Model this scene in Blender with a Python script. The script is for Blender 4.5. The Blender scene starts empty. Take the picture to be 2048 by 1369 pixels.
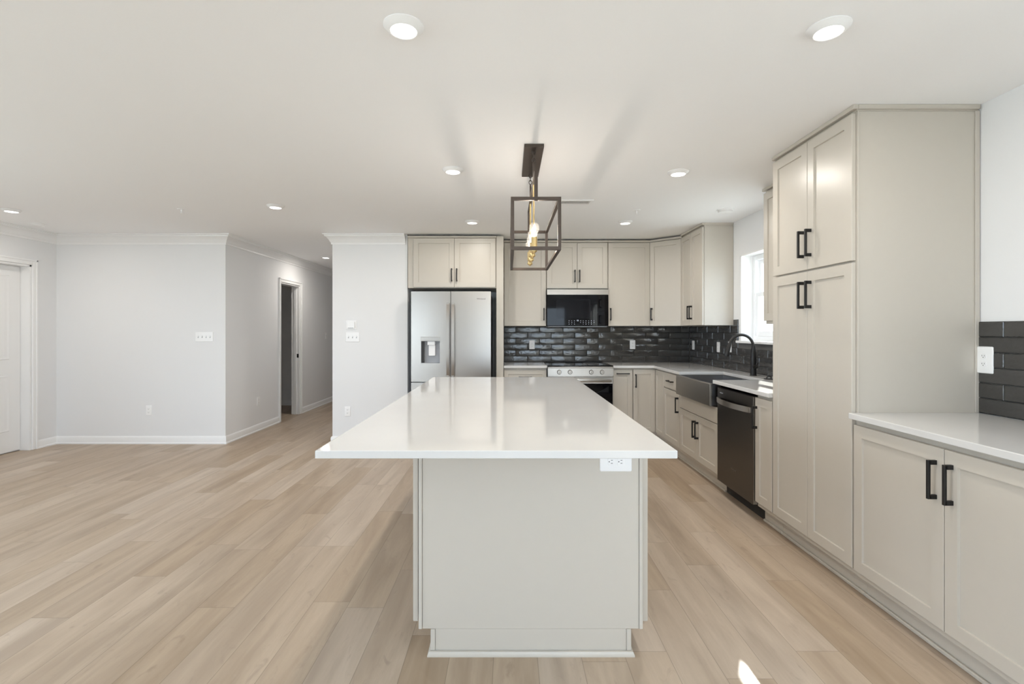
import bpy, bmesh, math, random
from mathutils import Vector, Matrix
random.seed(7)
C = bpy.context.scene.collection
scn = bpy.context.scene
PI = math.pi
R = math.radians

# ------------------------------------------------------------------ camera
F = 1000.0                                   # focal length in pixels of a 2048 wide frame
EYE = 1.324
cd = bpy.data.cameras.new('camera'); cam = bpy.data.objects.new('camera', cd); C.objects.link(cam)
cd.sensor_width = 36.0; cd.sensor_fit = 'HORIZONTAL'; cd.lens = F / 2048 * 36
cd.shift_x = 7.5 / 2048; cd.shift_y = -23.0 / 2048; cd.clip_start = 0.02
cam.location = (0, 0, EYE); cam.rotation_euler = (PI / 2, 0, 0)
scn.camera = cam

# ------------------------------------------------------------------ world, sun, exposure
w = bpy.data.worlds.new('world'); scn.world = w; w.use_nodes = True
bg = w.node_tree.nodes['Background']; bg.inputs[0].default_value = (0.72, 0.83, 1.0, 1); bg.inputs[1].default_value = 4.2
sd = bpy.data.lights.new('sun', 'SUN'); sun = bpy.data.objects.new('sun', sd); C.objects.link(sun)
sd.energy = 14.0; sd.angle = R(0.53); sd.color = (1, 0.96, 0.9)
sun.rotation_euler = Vector((-1, -1.85, -1.212)).to_track_quat('-Z', 'Y').to_euler()
sun.location = (6, 9, 7)
scn.view_settings.view_transform = 'Standard'; scn.view_settings.look = 'None'
scn.view_settings.gamma = 1.0; scn.view_settings.use_curve_mapping = False
scn.view_settings.exposure = 0.72
scn.cycles.max_bounces = 12; scn.cycles.diffuse_bounces = 8; scn.cycles.glossy_bounces = 5
scn.cycles.transparent_max_bounces = 12; scn.cycles.sample_clamp_indirect = 6.0
scn.cycles.caustics_reflective = False; scn.cycles.caustics_refractive = False

def portal(name, loc, size, rot):            # window portals: only guide the sky's own light
    l = bpy.data.lights.new(name, 'AREA'); l.shape = 'RECTANGLE'; l.size, l.size_y = size
    l.cycles.is_portal = True
    o = bpy.data.objects.new(name, l); C.objects.link(o); o.location = loc; o.rotation_euler = rot
REAR = -2.6
portal('portal', (0.735, REAR - .02, 1.02), (1.97, 2.02), (PI / 2, 0, 0))
portal('portal', (-3.75, REAR - .02, 1.20), (2.5, 2.0), (PI / 2, 0, 0))
portal('portal', (-5.44, .55, 1.20), (2.0, 5.3), (0, -PI / 2, 0))
portal('portal', (2.56, -.6, 1.50), (1.2, 3.0), (0, PI / 2, 0))
portal('portal', (2.50, 4.54, 1.65), (.86, 1.0), (0, PI / 2, 0))

# ------------------------------------------------------------------ material helpers
def srgb(r, g, b):
    f = lambda c: (c / 255 / 12.92) if c <= 10 else ((c / 255 + .055) / 1.055) ** 2.4
    return (f(r), f(g), f(b), 1)
class NT:
    def __init__(s, name):
        s.m = bpy.data.materials.new(name); s.m.use_nodes = True; s.t = s.m.node_tree
        s.p = s.t.nodes['Principled BSDF']; s.out = s.t.nodes['Material Output']
    def n(s, typ, **kw):
        nd = s.t.nodes.new(typ)
        for k, v in kw.items(): setattr(nd, k, v)
        return nd
    def l(s, a, b): s.t.links.new(a, b)
    def math(s, op, a, b=None, c=None):
        nd = s.n('ShaderNodeMath', operation=op)
        for i, v in enumerate((a, b, c)):
            if v is None: continue
            if isinstance(v, (int, float)): nd.inputs[i].default_value = v
            else: s.l(v, nd.inputs[i])
        return nd.outputs[0]
    def mix(s, fac, a, b):
        nd = s.n('ShaderNodeMix', data_type='RGBA')
        for i, v in ((0, fac), (6, a), (7, b)):
            if isinstance(v, (int, float, tuple)): nd.inputs[i].default_value = v
            else: s.l(v, nd.inputs[i])
        return nd.outputs[2]
    def noise(s, vec, scale, detail=3, rough=.5, dist=0):
        nd = s.n('ShaderNodeTexNoise'); nd.inputs['Scale'].default_value = scale
        nd.inputs['Detail'].default_value = detail; nd.inputs['Roughness'].default_value = rough
        nd.inputs['Distortion'].default_value = dist
        if vec is not None: s.l(vec, nd.inputs['Vector'])
        return nd
    def bump(s, h, strength, dist):
        b = s.n('ShaderNodeBump'); b.inputs['Strength'].default_value = strength; b.inputs['Distance'].default_value = dist
        s.l(h, b.inputs['Height']); s.l(b.outputs[0], s.p.inputs['Normal'])
def mat(name, col, rough=.5, metal=0.0, spec=.5, noise=0.0, nscale=60, bump=0.0, coat=0.0):
    t = NT(name); t.p.inputs['Roughness'].default_value = rough; t.p.inputs['Metallic'].default_value = metal
    t.p.inputs['Specular IOR Level'].default_value = spec; t.p.inputs['Coat Weight'].default_value = coat
    co = t.n('ShaderNodeTexCoord').outputs['Object']
    nz = t.noise(co, nscale)
    a = tuple(c * (1 - noise) for c in col[:3]) + (1,); b = tuple(min(1, c * (1 + noise)) for c in col[:3]) + (1,)
    t.l(t.mix(nz.outputs[0], a, b), t.p.inputs['Base Color'])
    if bump: t.bump(nz.outputs[0], bump, .001)
    return t.m
def emis(name, col, strength):
    t = NT(name); t.p.inputs['Base Color'].default_value = col
    t.p.inputs['Emission Color'].default_value = col; t.p.inputs['Emission Strength'].default_value = strength
    return t.m

M = {}
M['wall'] = mat('wall_paint', (.785, .788, .795, 1), .75, noise=.01, nscale=180, bump=.05, spec=.25)
M['ceiling'] = mat('ceiling_paint', (.915, .918, .925, 1), .85, noise=.01, nscale=150, spec=.2)
M['trim'] = mat('trim_paint', (.84, .84, .84, 1), .35, noise=.005)
M['cab'] = mat('greige_cabinet_paint', (.548, .510, .450, 1), .33, noise=.012, nscale=25, spec=.45)
M['gap'] = mat('black_kick_gap_shade', (.03, .028, .025, 1), .8)  # black dishwasher kick plate; elsewhere shade painted into gaps
M['black'] = mat('matte_black_metal', (.018, .017, .017, 1), .38, metal=.3, noise=.1)
M['bronze'] = mat('dark_bronze', (.085, .066, .055, 1), .42, metal=.6, noise=.06)
M['brass'] = mat('brushed_brass', (.62, .46, .22, 1), .32, metal=1, noise=.04)
M['steel'] = mat('stainless_steel', (.40, .375, .345, 1), .30, metal=1, noise=.01)
M['darksteel'] = mat('black_stainless', (.115, .105, .098, 1), .30, metal=1, noise=.03)
M['glassblack'] = mat('black_glass', (.003, .003, .004, 1), .03, spec=.22)
M['plastic'] = mat('white_plastic', (.86, .86, .86, 1), .3, noise=.004)
M['greyplastic'] = mat('grey_plastic', (.36, .37, .39, 1), .35, noise=.02)
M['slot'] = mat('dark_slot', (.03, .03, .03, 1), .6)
M['vinyl'] = mat('window_vinyl', (.86, .87, .88, 1), .35)
M['grout'] = mat('dark_grout', (.10, .098, .095, 1), .9, noise=.06, nscale=300)
M['lens'] = emis('lit_lens', (1, .97, .92, 1), 3.0)
M['filament'] = emis('lit_filament', (1, .84, .62, 1), 14.0)
M['key'] = emis('lit_keypad', (.8, .86, 1, 1), .28)
M['ground'] = mat('outdoor_ground', (.5, .5, .46, 1), .9, noise=.2, nscale=3)

def quartz():
    t = NT('white_quartz'); co = t.n('ShaderNodeTexCoord').outputs['Object']
    n1 = t.noise(co, 260, 2); n2 = t.noise(co, 5, 4)
    a = t.mix(n2.outputs[0], (.64, .635, .625, 1), (.68, .675, .665, 1))
    t.l(a, t.p.inputs['Base Color'])
    t.p.inputs['Roughness'].default_value = .07; t.p.inputs['Specular IOR Level'].default_value = .6
    return t.m
M['quartz'] = quartz()
def glass(name, tint=(1, 1, 1, 1)):
    t = NT(name); t.t.nodes.remove(t.p)
    tr = t.n('ShaderNodeBsdfTransparent'); tr.inputs[0].default_value = tint
    gl = t.n('ShaderNodeBsdfGlossy'); gl.inputs['Roughness'].default_value = .02
    lw = t.n('ShaderNodeLayerWeight'); lw.inputs[0].default_value = .5
    fr = t.math('ADD', t.math('MULTIPLY', t.math('POWER', lw.outputs['Facing'], 4.0), .8), .03)
    mx = t.n('ShaderNodeMixShader'); t.l(fr, mx.inputs[0]); t.l(tr.outputs[0], mx.inputs[1]); t.l(gl.outputs[0], mx.inputs[2])
    t.l(mx.outputs[0], t.out.inputs['Surface']); return t.m
def bulb_glass():
    t = NT('bulb_glass'); t.t.nodes.remove(t.p)
    tr = t.n('ShaderNodeBsdfTransparent'); tl = t.n('ShaderNodeBsdfTranslucent'); tl.inputs[0].default_value = (.5, .49, .47, 1)
    gl = t.n('ShaderNodeBsdfGlossy'); gl.inputs['Roughness'].default_value = .08
    m1 = t.n('ShaderNodeMixShader'); m1.inputs[0].default_value = .05; t.l(tr.outputs[0], m1.inputs[1]); t.l(tl.outputs[0], m1.inputs[2])
    m2 = t.n('ShaderNodeMixShader'); m2.inputs[0].default_value = .06; t.l(m1.outputs[0], m2.inputs[1]); t.l(gl.outputs[0], m2.inputs[2])
    t.l(m2.outputs[0], t.out.inputs['Surface']); return t.m
M['glass'] = glass('window_glass', (.96, .98, .97, 1)); M['bulbglass'] = bulb_glass()

def floor_mat():
    t = NT('light_oak_planks'); co = t.n('ShaderNodeTexCoord').outputs['Object']
    sp = t.n('ShaderNodeSeparateXYZ'); t.l(co, sp.inputs[0]); X, Y = sp.outputs[0], sp.outputs[1]
    PW, PL = .178, 1.22
    xs = t.math('DIVIDE', t.math('ADD', X, 20 * PW + .06), PW)
    row = t.math('FLOOR', xs)
    wn = t.n('ShaderNodeTexWhiteNoise', noise_dimensions='1D'); t.l(row, wn.inputs['W'])
    ys = t.math('ADD', t.math('DIVIDE', Y, PL), t.math('MULTIPLY', wn.outputs['Value'], 9.37))
    col = t.math('FLOOR', ys)
    cv = t.n('ShaderNodeCombineXYZ'); t.l(row, cv.inputs[0]); t.l(col, cv.inputs[1])
    wid = t.n('ShaderNodeTexWhiteNoise', noise_dimensions='2D'); t.l(cv.outputs[0], wid.inputs['Vector'])
    rnd = wid.outputs['Value']
    gv = t.n('ShaderNodeCombineXYZ')
    t.l(X, gv.inputs[0]); t.l(t.math('MULTIPLY', Y, .11), gv.inputs[1]); t.l(t.math('MULTIPLY', rnd, 40), gv.inputs[2])
    g1 = t.noise(gv.outputs[0], 9, 4, .55, .6)        # broad soft streaks
    g2 = t.noise(gv.outputs[0], 70, 6, .75, .4)       # fine grain
    hv = t.n('ShaderNodeCombineXYZ')
    t.l(X, hv.inputs[0]); t.l(t.math('MULTIPLY', Y, .32), hv.inputs[1]); t.l(t.math('MULTIPLY', rnd, 40), hv.inputs[2])
    g3 = t.noise(hv.outputs[0], 13, 5, .6, 1.4)         # knots and cathedral figure
    ramp = t.n('ShaderNodeValToRGB'); t.l(g1.outputs[0], ramp.inputs[0])
    e = ramp.color_ramp.elements; e[0].position = .30; e[0].color = (.36, .262, .172, 1); e[1].position = .66; e[1].color = (.552, .430, .306, 1)
    base = ramp.outputs[0]
    base = t.mix(t.math('MULTIPLY', g2.outputs[0], .62), base, (.345, .252, .175, 1))
    kn = t.n('ShaderNodeMapRange'); t.l(g3.outputs[0], kn.inputs[0]); kn.inputs[1].default_value = .60; kn.inputs[2].default_value = .74
    kn.inputs[3].default_value = 0; kn.inputs[4].default_value = .60
    base = t.mix(kn.outputs[0], base, (.30, .215, .15, 1))
    hsv = t.n('ShaderNodeHueSaturation'); t.l(base, hsv.inputs['Color'])
    t.l(t.math('ADD', t.math('MULTIPLY', rnd, .22), .90), hsv.inputs['Value'])
    t.l(t.math('ADD', t.math('MULTIPLY', wid.outputs['Value'], -.25), .98), hsv.inputs['Saturation'])
    fx = t.math('FRACT', xs); fy = t.math('FRACT', ys)
    dx = t.math('MULTIPLY', t.math('MINIMUM', fx, t.math('SUBTRACT', 1.0, fx)), PW)
    dy = t.math('MULTIPLY', t.math('MINIMUM', fy, t.math('SUBTRACT', 1.0, fy)), PL)
    d = t.math('MINIMUM', dx, dy)
    mr = t.n('ShaderNodeMapRange'); t.l(d, mr.inputs[0]); mr.inputs[1].default_value = .0; mr.inputs[2].default_value = .0018
    mr.inputs[3].default_value = 0.50; mr.inputs[4].default_value = 1
    fin = t.n('ShaderNodeMix', data_type='RGBA', blend_type='MULTIPLY'); fin.inputs[0].default_value = 1
    t.l(hsv.outputs[0], fin.inputs[6]); t.l(mr.outputs[0], fin.inputs[7])
    t.l(fin.outputs[2], t.p.inputs['Base Color'])
    t.p.inputs['Roughness'].default_value = .42; t.p.inputs['Specular IOR Level'].default_value = .38
    t.bump(g2.outputs[0], .10, .0012)
    return t.m
M['floor'] = floor_mat()
def tile_mat(name, a, b, rough, bstr, scale, stretch):
    t = NT(name); co = t.n('ShaderNodeTexCoord').outputs['Object']
    geo = t.n('ShaderNodeNewGeometry'); rp = geo.outputs['Random Per Island']
    mp = t.n('ShaderNodeVectorMath', operation='MULTIPLY'); t.l(co, mp.inputs[0]); mp.inputs[1].default_value = stretch
    ad = t.n('ShaderNodeVectorMath', operation='ADD'); t.l(mp.outputs[0], ad.inputs[0])
    cb = t.n('ShaderNodeCombineXYZ'); t.l(t.math('MULTIPLY', rp, 17), cb.inputs[2]); t.l(cb.outputs[0], ad.inputs[1])
    n = t.noise(ad.outputs[0], scale, 3, .5, .8); n2 = t.noise(ad.outputs[0], scale * 3, 3)
    f = t.math('ADD', t.math('MULTIPLY', rp, .5), t.math('MULTIPLY', n2.outputs[0], .5))
    t.l(t.mix(f, a, b), t.p.inputs['Base Color'])
    t.p.inputs['Roughness'].default_value = rough; t.p.inputs['Specular IOR Level'].default_value = .7
    t.bump(n.outputs[0], bstr, .004); return t.m
M['tile'] = tile_mat('glossy_charcoal_tile', (.030, .028, .026, 1), (.060, .057, .054, 1), .07, .55, 16, (1, 1, 1.6))

# ------------------------------------------------------------------ mesh helpers
class MB:
    def __init__(s): s.b = bmesh.new()
    def box(s, x0, x1, y0, y1, z0, z1, bev=0.0, seg=1):
        if x0 > x1: x0, x1 = x1, x0
        if y0 > y1: y0, y1 = y1, y0
        if z0 > z1: z0, z1 = z1, z0
        v = [s.b.verts.new(p) for p in ((x0,y0,z0),(x1,y0,z0),(x1,y1,z0),(x0,y1,z0),(x0,y0,z1),(x1,y0,z1),(x1,y1,z1),(x0,y1,z1))]
        fs = [s.b.faces.new([v[i] for i in q]) for q in ((0,3,2,1),(4,5,6,7),(0,1,5,4),(1,2,6,5),(2,3,7,6),(3,0,4,7))]
        if bev > 0:
            es = list({e for f in fs for e in f.edges})
            bmesh.ops.bevel(s.b, geom=es, offset=bev, segments=seg, affect='EDGES', profile=.5)
        return s
    def rings(s, x0, x1, z0, z1, rl, rad=0.0, n=4, tf=None, cap=(True, True)):
        """stack of (inset, y) rounded rectangles in the XZ plane, joined; front faces -Y"""
        R_ = []
        for ins, y in rl:
            r = max(rad - ins, .0004) if rad else 0
            pts = []
            a, b, c, d = x0 + ins, x1 - ins, z0 + ins, z1 - ins
            if r:
                for cx, cz, a0 in ((b - r, c + r, -PI/2), (b - r, d - r, 0), (a + r, d - r, PI/2), (a + r, c + r, PI)):
                    for k in range(n + 1):
                        t = a0 + PI/2 * k / n; pts.append((cx + r * math.cos(t), y, cz + r * math.sin(t)))
            else: pts = [(a, y, c), (b, y, c), (b, y, d), (a, y, d)]
            R_.append([s.b.verts.new(tf(p) if tf else p) for p in pts])
        for A, B in zip(R_, R_[1:]):
            m = len(A)
            for k in range(m): s.b.faces.new((A[k], A[(k+1) % m], B[(k+1) % m], B[k]))
        if cap[0]: s.b.faces.new(list(reversed(R_[0])))
        if cap[1]: s.b.faces.new(R_[-1])
        return s
    def lathe(s, prof, loc=(0,0,0), axis='z', n=32, cap=True):
        lx, ly, lz = loc; R_ = []
        for r, h in prof:
            ring = []
            for k in range(n):
                t = 2 * PI * k / n; c, d = r * math.cos(t), r * math.sin(t)
                p = {'z': (c, d, h), 'y': (c, h, d), 'x': (h, c, d)}[axis]
                ring.append(s.b.verts.new((p[0] + lx, p[1] + ly, p[2] + lz)))
            R_.append(ring)
        for A, B in zip(R_, R_[1:]):
            for k in range(n): s.b.faces.new((A[k], A[(k+1) % n], B[(k+1) % n], B[k]))
        if cap:
            s.b.faces.new(R_[0]); s.b.faces.new(R_[-1])
        return s
    def prism(s, poly, z0, z1, bev=0.0, bev_top_only=True, seg=2):
        vs = [s.b.verts.new((x, y, z0)) for x, y in poly]; f = s.b.faces.new(vs)
        ex = bmesh.ops.extrude_face_region(s.b, geom=[f])
        nv = [g for g in ex['geom'] if isinstance(g, bmesh.types.BMVert)]
        for v in nv: v.co.z = z1
        if bev:
            S = set(nv); es = [e for e in s.b.edges if e.verts[0] in S and e.verts[1] in S]
            if not bev_top_only:
                S0 = set(vs); es += [e for e in s.b.edges if e.verts[0] in S0 and e.verts[1] in S0]
                es += [e for e in s.b.edges if (e.verts[0] in S) != (e.verts[1] in S) and (e.verts[0] in S0 or e.verts[1] in S0)]
            bmesh.ops.bevel(s.b, geom=list(set(es)), offset=bev, segments=seg, affect='EDGES', profile=.5)
        return s
    def tube(s, pts, rad, n=14, cap=True):
        pts = [Vector(p) for p in pts]; rs = rad if isinstance(rad, (list, tuple)) else [rad] * len(pts)
        R_ = []; up = None
        for i, p in enumerate(pts):
            d = (pts[min(i+1, len(pts)-1)] - pts[max(i-1, 0)]).normalized()
            if up is None:
                up = Vector((0, 1, 0)) if abs(d.y) < .9 else Vector((1, 0, 0))
            u = (up - d * up.dot(d)).normalized(); v = d.cross(u); up = u
            R_.append([s.b.verts.new(p + (u * math.cos(2*PI*k/n) + v * math.sin(2*PI*k/n)) * rs[i]) for k in range(n)])
        for A, B in zip(R_, R_[1:]):
            for k in range(n): s.b.faces.new((A[k], A[(k+1) % n], B[(k+1) % n], B[k]))
        if cap: s.b.faces.new(R_[0]); s.b.faces.new(R_[-1])
        return s
    def torus(s, c, R1, r, ax='x', n=20, m=8, sz=1.0):
        c = Vector(c); G = []
        for i in range(n):
            a = 2*PI*i/n; row = []
            for j in range(m):
                b = 2*PI*j/m; q = R1 + r*math.cos(b)
                u, v, h = q*math.cos(a), q*math.sin(a)*sz, r*math.sin(b)
                row.append(s.b.verts.new(c + (Vector((h, u, v)) if ax == 'x' else Vector((u, h, v)))))
            G.append(row)
        for i in range(n):
            for j in range(m): s.b.faces.new((G[i][j], G[(i+1)%n][j], G[(i+1)%n][(j+1)%m], G[i][(j+1)%m]))
        return s
    def build(s, name, m, parent=None, smooth=30):
        bmesh.ops.recalc_face_normals(s.b, faces=s.b.faces)
        me = bpy.data.meshes.new(name); s.b.to_mesh(me); s.b.free()
        me.materials.append(M[m] if isinstance(m, str) else m)
        if smooth:
            me.shade_smooth(); me.set_sharp_from_angle(angle=R(smooth))
        o = bpy.data.objects.new(name, me); C.objects.link(o)
        if parent: o.parent = parent
        return o
def box(name, m, *a, parent=None, bev=0.0): return MB().box(*a, bev=bev).build(name, m, parent)
def thing(name, label, cat, loc=(0,0,0), rz=0, group=None):
    o = bpy.data.objects.new(name, None); C.objects.link(o); o.empty_display_size = .05
    o.location = loc; o.rotation_euler = (0, 0, rz); o['label'] = label; o['category'] = cat
    if group: o['group'] = group
    return o
def tag(o, label, cat, group=None):
    o['label'] = label; o['category'] = cat
    if group: o['group'] = group
    return o
def struct(o): o['kind'] = 'structure'; return o
def text(name, s, size, m, parent, loc, rot, ext=.0004):
    c = bpy.data.curves.new(name, 'FONT'); c.body = s; c.size = size; c.extrude = ext; c.align_x = 'CENTER'; c.align_y = 'CENTER'
    tmp = bpy.data.objects.new(name, c); C.objects.link(tmp)
    me = bpy.data.meshes.new_from_object(tmp.evaluated_get(bpy.context.evaluated_depsgraph_get())); bpy.data.objects.remove(tmp)
    me.name = name; me.materials.clear(); me.materials.append(M[m]); o = bpy.data.objects.new(name, me); C.objects.link(o); o.parent = parent
    o.location = loc; o.rotation_euler = rot; return o
def sweep(prof, path, side=1, closed_ends=True):
    """profile [(out, z)] swept along a 2-D path with mitred corners"""
    mb = MB(); P = [Vector(p) for p in path]; R_ = []
    nrm = []
    for a, b in zip(P, P[1:]):
        d = (b - a).normalized(); nrm.append(Vector((-d.y, d.x)) * side)
    for i, p in enumerate(P):
        if i == 0: m_ = nrm[0]
        elif i == len(P) - 1: m_ = nrm[-1]
        else:
            m_ = (nrm[i-1] + nrm[i]).normalized(); m_ = m_ / max(.2, m_.dot(nrm[i]))
        R_.append([mb.b.verts.new((p.x + m_.x * o, p.y + m_.y * o, z)) for o, z in prof])
    n = len(prof)
    for A, B in zip(R_, R_[1:]):
        for k in range(n): mb.b.faces.new((A[k], A[(k+1) % n], B[(k+1) % n], B[k]))
    mb.b.faces.new(R_[0]); mb.b.faces.new(list(reversed(R_[-1])))
    return mb

# ------------------------------------------------------------------ room shell
H = 2.446; XR = 2.345; YB = 6.46; YL = 5.845; XL = -5.283; XH = -3.305; XP0, XP1 = -2.053, -1.177
struct(box('floor', 'floor', XL - .6, XR + .3, REAR - .14, 11.2, -.06, 0))
struct(box('ceiling', 'ceiling', XL - .6, XR + .3, REAR - .14, 11.2, H, H + .1))
struct(box('wall_back', 'wall', XP1, XR + .02, YB, YB + .14, 0, H))
struct(box('wall_pillar', 'wall', XP0, XP1, YL - .005, 10.5, 0, H))
struct(box('wall_front', 'wall', XL, XH, YL, YL + .12, 0, H))
def wall_x(name, x0, x1, y0, y1, holes, m='wall'):
    mb = MB(); ys = y0
    for (a, b, z0, z1) in sorted(holes):
        mb.box(x0, x1, ys, a, 0, H)
        if z0 > 0: mb.box(x0, x1, a, b, 0, z0)
        if z1 < H: mb.box(x0, x1, a, b, z1, H)
        ys = b
    mb.box(x0, x1, ys, y1, 0, H); return struct(mb.build(name, m))
def wall_y(name, y0, y1, x0, x1, holes, m='wall'):
    mb = MB(); xs = x0
    for (a, b, z0, z1) in sorted(holes):
        mb.box(xs, a, y0, y1, 0, H)
        if z0 > 0: mb.box(a, b, y0, y1, 0, z0)
        if z1 < H: mb.box(a, b, y0, y1, z1, H)
        xs = b
    mb.box(xs, x1, y0, y1, 0, H); return struct(mb.build(name, m))
WY0, WY1, WZ0, WZ1 = 4.03, 5.05, 1.22, 2.084
wall_x('wall_right', XR, XR + .20, REAR, YB + .14, [(-2.1, .9, .9, 2.1), (WY0, WY1, WZ0, WZ1)])
wall_x('wall_left', XL - .13, XL, REAR, YL + .12, [(-2.1, 3.2, .2, 2.2), (4.73, 5.54, 0, 2.05)])
wall_x('wall_hall', XH - .12, XH, YL + .12, 10.5, [(7.246, 7.92, 0, 2.03)])
wall_y('wall_hall_end', 10.5, 10.62, XL - .3, XP0 + .1, [])
wall_y('wall_closet', 8.86, 8.98, XL, XH - .12, [])
wall_x('wall_closet_side', XL - .12, XL, YL + .12, 8.98, [])
wall_y('wall_rear', REAR - .14, REAR, XL, XR, [(-.25, 1.72, 0, 2.04), (-5.0, -2.5, .2, 2.2)])
struct(box('ground_outside', 'ground', -30, 40, -40, 30, -.40, -.30))

# crown mouldings and baseboards
def crown(z=H): return [(0, z - .118), (.012, z - .118), (.014, z - .098), (.022, z - .090), (.030, z - .070), (.052, z - .040), (.070, z - .030), (.074, z - .016), (.088, z - .012), (.088, z - .0005), (0, z - .0005)]
struct(sweep(crown(), [(XL, REAR + .01), (XL, YL), (XH, YL), (XH, 10.5)], side=-1).build('trim_1', 'trim'))
struct(sweep(crown(), [(XP0, 10.5), (XP0, YL - .005), (XP1 - .022, YL - .005)], side=-1).build('trim_2', 'trim'))
bb = [(0, 0), (.026, 0), (.026, .012), (.016, .020), (.016, .072), (.010, .084), (.004, .090), (0, .090)]
def base(name, path, side=-1): return struct(sweep(bb, path, side=side).build(name, 'trim'))
base('baseboard_left', [(XL, REAR + .01), (XL, 4.68)])
base('baseboard_front', [(XL, 5.595), (XL, YL), (XH, YL), (XH, 7.185)])
base('baseboard_hall', [(XH, 7.98), (XH, 10.5), (XP0, 10.5), (XP0, YL - .005), (XP1, YL - .005)])
base('baseboard_closet', [(XL, YL + .12), (XL, 8.86), (XH - .12, 8.86)])

# left door (white, two raised panels) in its casing
def casing_x(parent, x, y0, y1, z1, sgn, wd=.057):
    """flat casing round an opening on a wall plane x, protruding towards sgn"""
    t = .016 * sgn
    mb = MB()
    for a, b, c, d in ((y0 - wd, y0, 0, z1 + wd), (y1, y1 + wd, 0, z1 + wd), (y0, y1, z1, z1 + wd)):
        mb.box(x, x + t, a, b, c, d, bev=.003)
    for a, b, c, d in ((y0 - wd, y0 - wd + .018, 0, z1 + wd), (y1 + wd - .018, y1 + wd, 0, z1 + wd), (y0 - wd, y1 + wd, z1 + wd - .018, z1 + wd)):
        mb.box(x + t * .9, x + t * 1.5, a, b, c, d, bev=.002)
    return mb.build('casing', 'trim', parent)
d1 = bpy.data.objects.new('door_1', None); C.objects.link(d1); struct(d1)
casing_x(d1, XL, 4.73, 5.54, 2.05, 1)
MB().box(XL - .13, XL, 5.52, 5.5395, 0, 2.05).box(XL - .13, XL, 4.7305, 4.75, 0, 2.05).box(XL - .13, XL, 4.73, 5.54, 2.03, 2.0495).build('jamb', 'trim', d1)
lf = MB(); tfl = lambda p: (-5.385 - p[1], p[0], p[2])
lf.box(-5.425, -5.386, 4.752, 5.517, .012, 2.028, bev=.002)
lf.build('door_leaf', 'trim', d1)
for z0, z1 in ((.235, .835), (1.01, 1.92)):
    MB().rings(4.872, 5.395, z0, z1, [(0, 0), (.006, -.006), (.022, -.001), (.030, -.001), (.055, -.007), (.06, -.007)], tf=tfl).build('door_panel', 'trim', d1)
# hall doorway
struct(box('leak_blocker', 'wall', XL - .24, XL - .131, 4.5, 5.8, 0, H))  # unseen filler behind the left door, added to stop a light leak
d2 = bpy.data.objects.new('door_2', None); C.objects.link(d2); struct(d2)
casing_x(d2, XH, 7.246, 7.92, 2.03, 1)
MB().box(XH - .12, XH, 7.9, 7.9195, 0, 2.03).box(XH - .12, XH, 7.2465, 7.262, 0, 2.03).box(XH - .12, XH, 7.262, 7.9, 2.012, 2.0295).box(XH - .075, XH - .04, 7.888, 7.9, 0, 2.012).box(XH - .075, XH - .04, 7.262, 7.274, 0, 2.012).build('jamb', 'trim', d2)
MB().box(XH - .034, XH - .006, 7.8965, 7.8995, .895, .955).box(XH - .026, XH - .012, 7.894, 7.897, .910, .940).build('strike_plate', 'black', d2)

# kitchen window
w1 = bpy.data.objects.new('window_1', None); C.objects.link(w1); struct(w1)
XG = XR + .165
MB().box(XR - .0005, XR + .20, WY0 - .0005, WY0 + .014, WZ0, WZ1).box(XR - .0005, XR + .20, WY1 - .014, WY1 + .0005, WZ0, WZ1).box(XR - .0005, XR + .2, WY0, WY1, WZ1 - .014, WZ1 + .0005).build('window_jamb', 'trim', w1)
MB().box(XR - .035, XR + .20, WY0 - .035, WY1 + .035, WZ0 - .022, WZ0 + .002, bev=.004).build('window_sill', 'trim', w1)
def frame_x(mb, x0, x1, y0, y1, z0, z1, t, tb=None):
    tb = tb or t
    return mb.box(x0, x1, y0, y0 + t, z0, z1, bev=.002).box(x0, x1, y1 - t, y1, z0, z1, bev=.002).box(x0, x1, y0 + t, y1 - t, z0, z0 + tb, bev=.002).box(x0, x1, y0 + t, y1 - t, z1 - t, z1, bev=.002)
frame_x(MB(), XG - .045, XG + .035, WY0 + .014, WY1 - .014, WZ0 + .002, WZ1 - .014, .045).build('window_frame', 'vinyl', w1)
s1 = frame_x(MB(), XG - .035, XG - .005, WY0 + .059, WY1 - .059, WZ0 + .047, 1.700, .040, .05).build('lower_sash', 'vinyl', w1)
MB().box(XG - .021, XG - .017, WY0 + .095, WY1 - .095, WZ0 + .09, 1.665).build('pane', 'glass', s1)
s2 = frame_x(MB(), XG, XG + .028, WY0 + .059, WY1 - .059, 1.662, WZ1 - .059, .038).build('upper_sash', 'vinyl', w1)
MB().box(XG + .012, XG + .016, WY0 + .095, WY1 - .095, 1.698, WZ1 - .095).build('pane', 'glass', s2)
box('sash_lock', 'vinyl', XG - .035, XG - .006, 4.50, 4.56, 1.70, 1.715, parent=w1)

# rear glazing behind the camera, then two added side windows
def glazed_y(name, x0, x1, z0, z1, mull):
    o = bpy.data.objects.new(name, None); C.objects.link(o); struct(o)
    mb = MB(); y0, y1 = REAR - .10, REAR - .04
    mb.box(x0, x0 + .06, y0, y1, z0, z1).box(x1 - .06, x1, y0, y1, z0, z1).box(x0, x1, y0, y1, z1 - .06, z1).box(x0, x1, y0, y1, z0, z0 + .07)
    for q in mull: mb.box(q - .04, q + .04, y0, y1, z0 + .07, z1 - .06)
    mb.build('frame', 'vinyl', o)
    xs = [x0 + .06] + [q for q in mull] + [x1 - .06]
    for a, b in zip(xs, xs[1:]):
        box('pane', 'glass', a, b, REAR - .072, REAR - .068, z0 + .07, z1 - .06, parent=o)
    return o
glazed_y('door_3', -.25, 1.72, .0, 2.04, [.735])
glazed_y('window_2', -5.0, -2.5, .2, 2.2, [-3.75])
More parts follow.
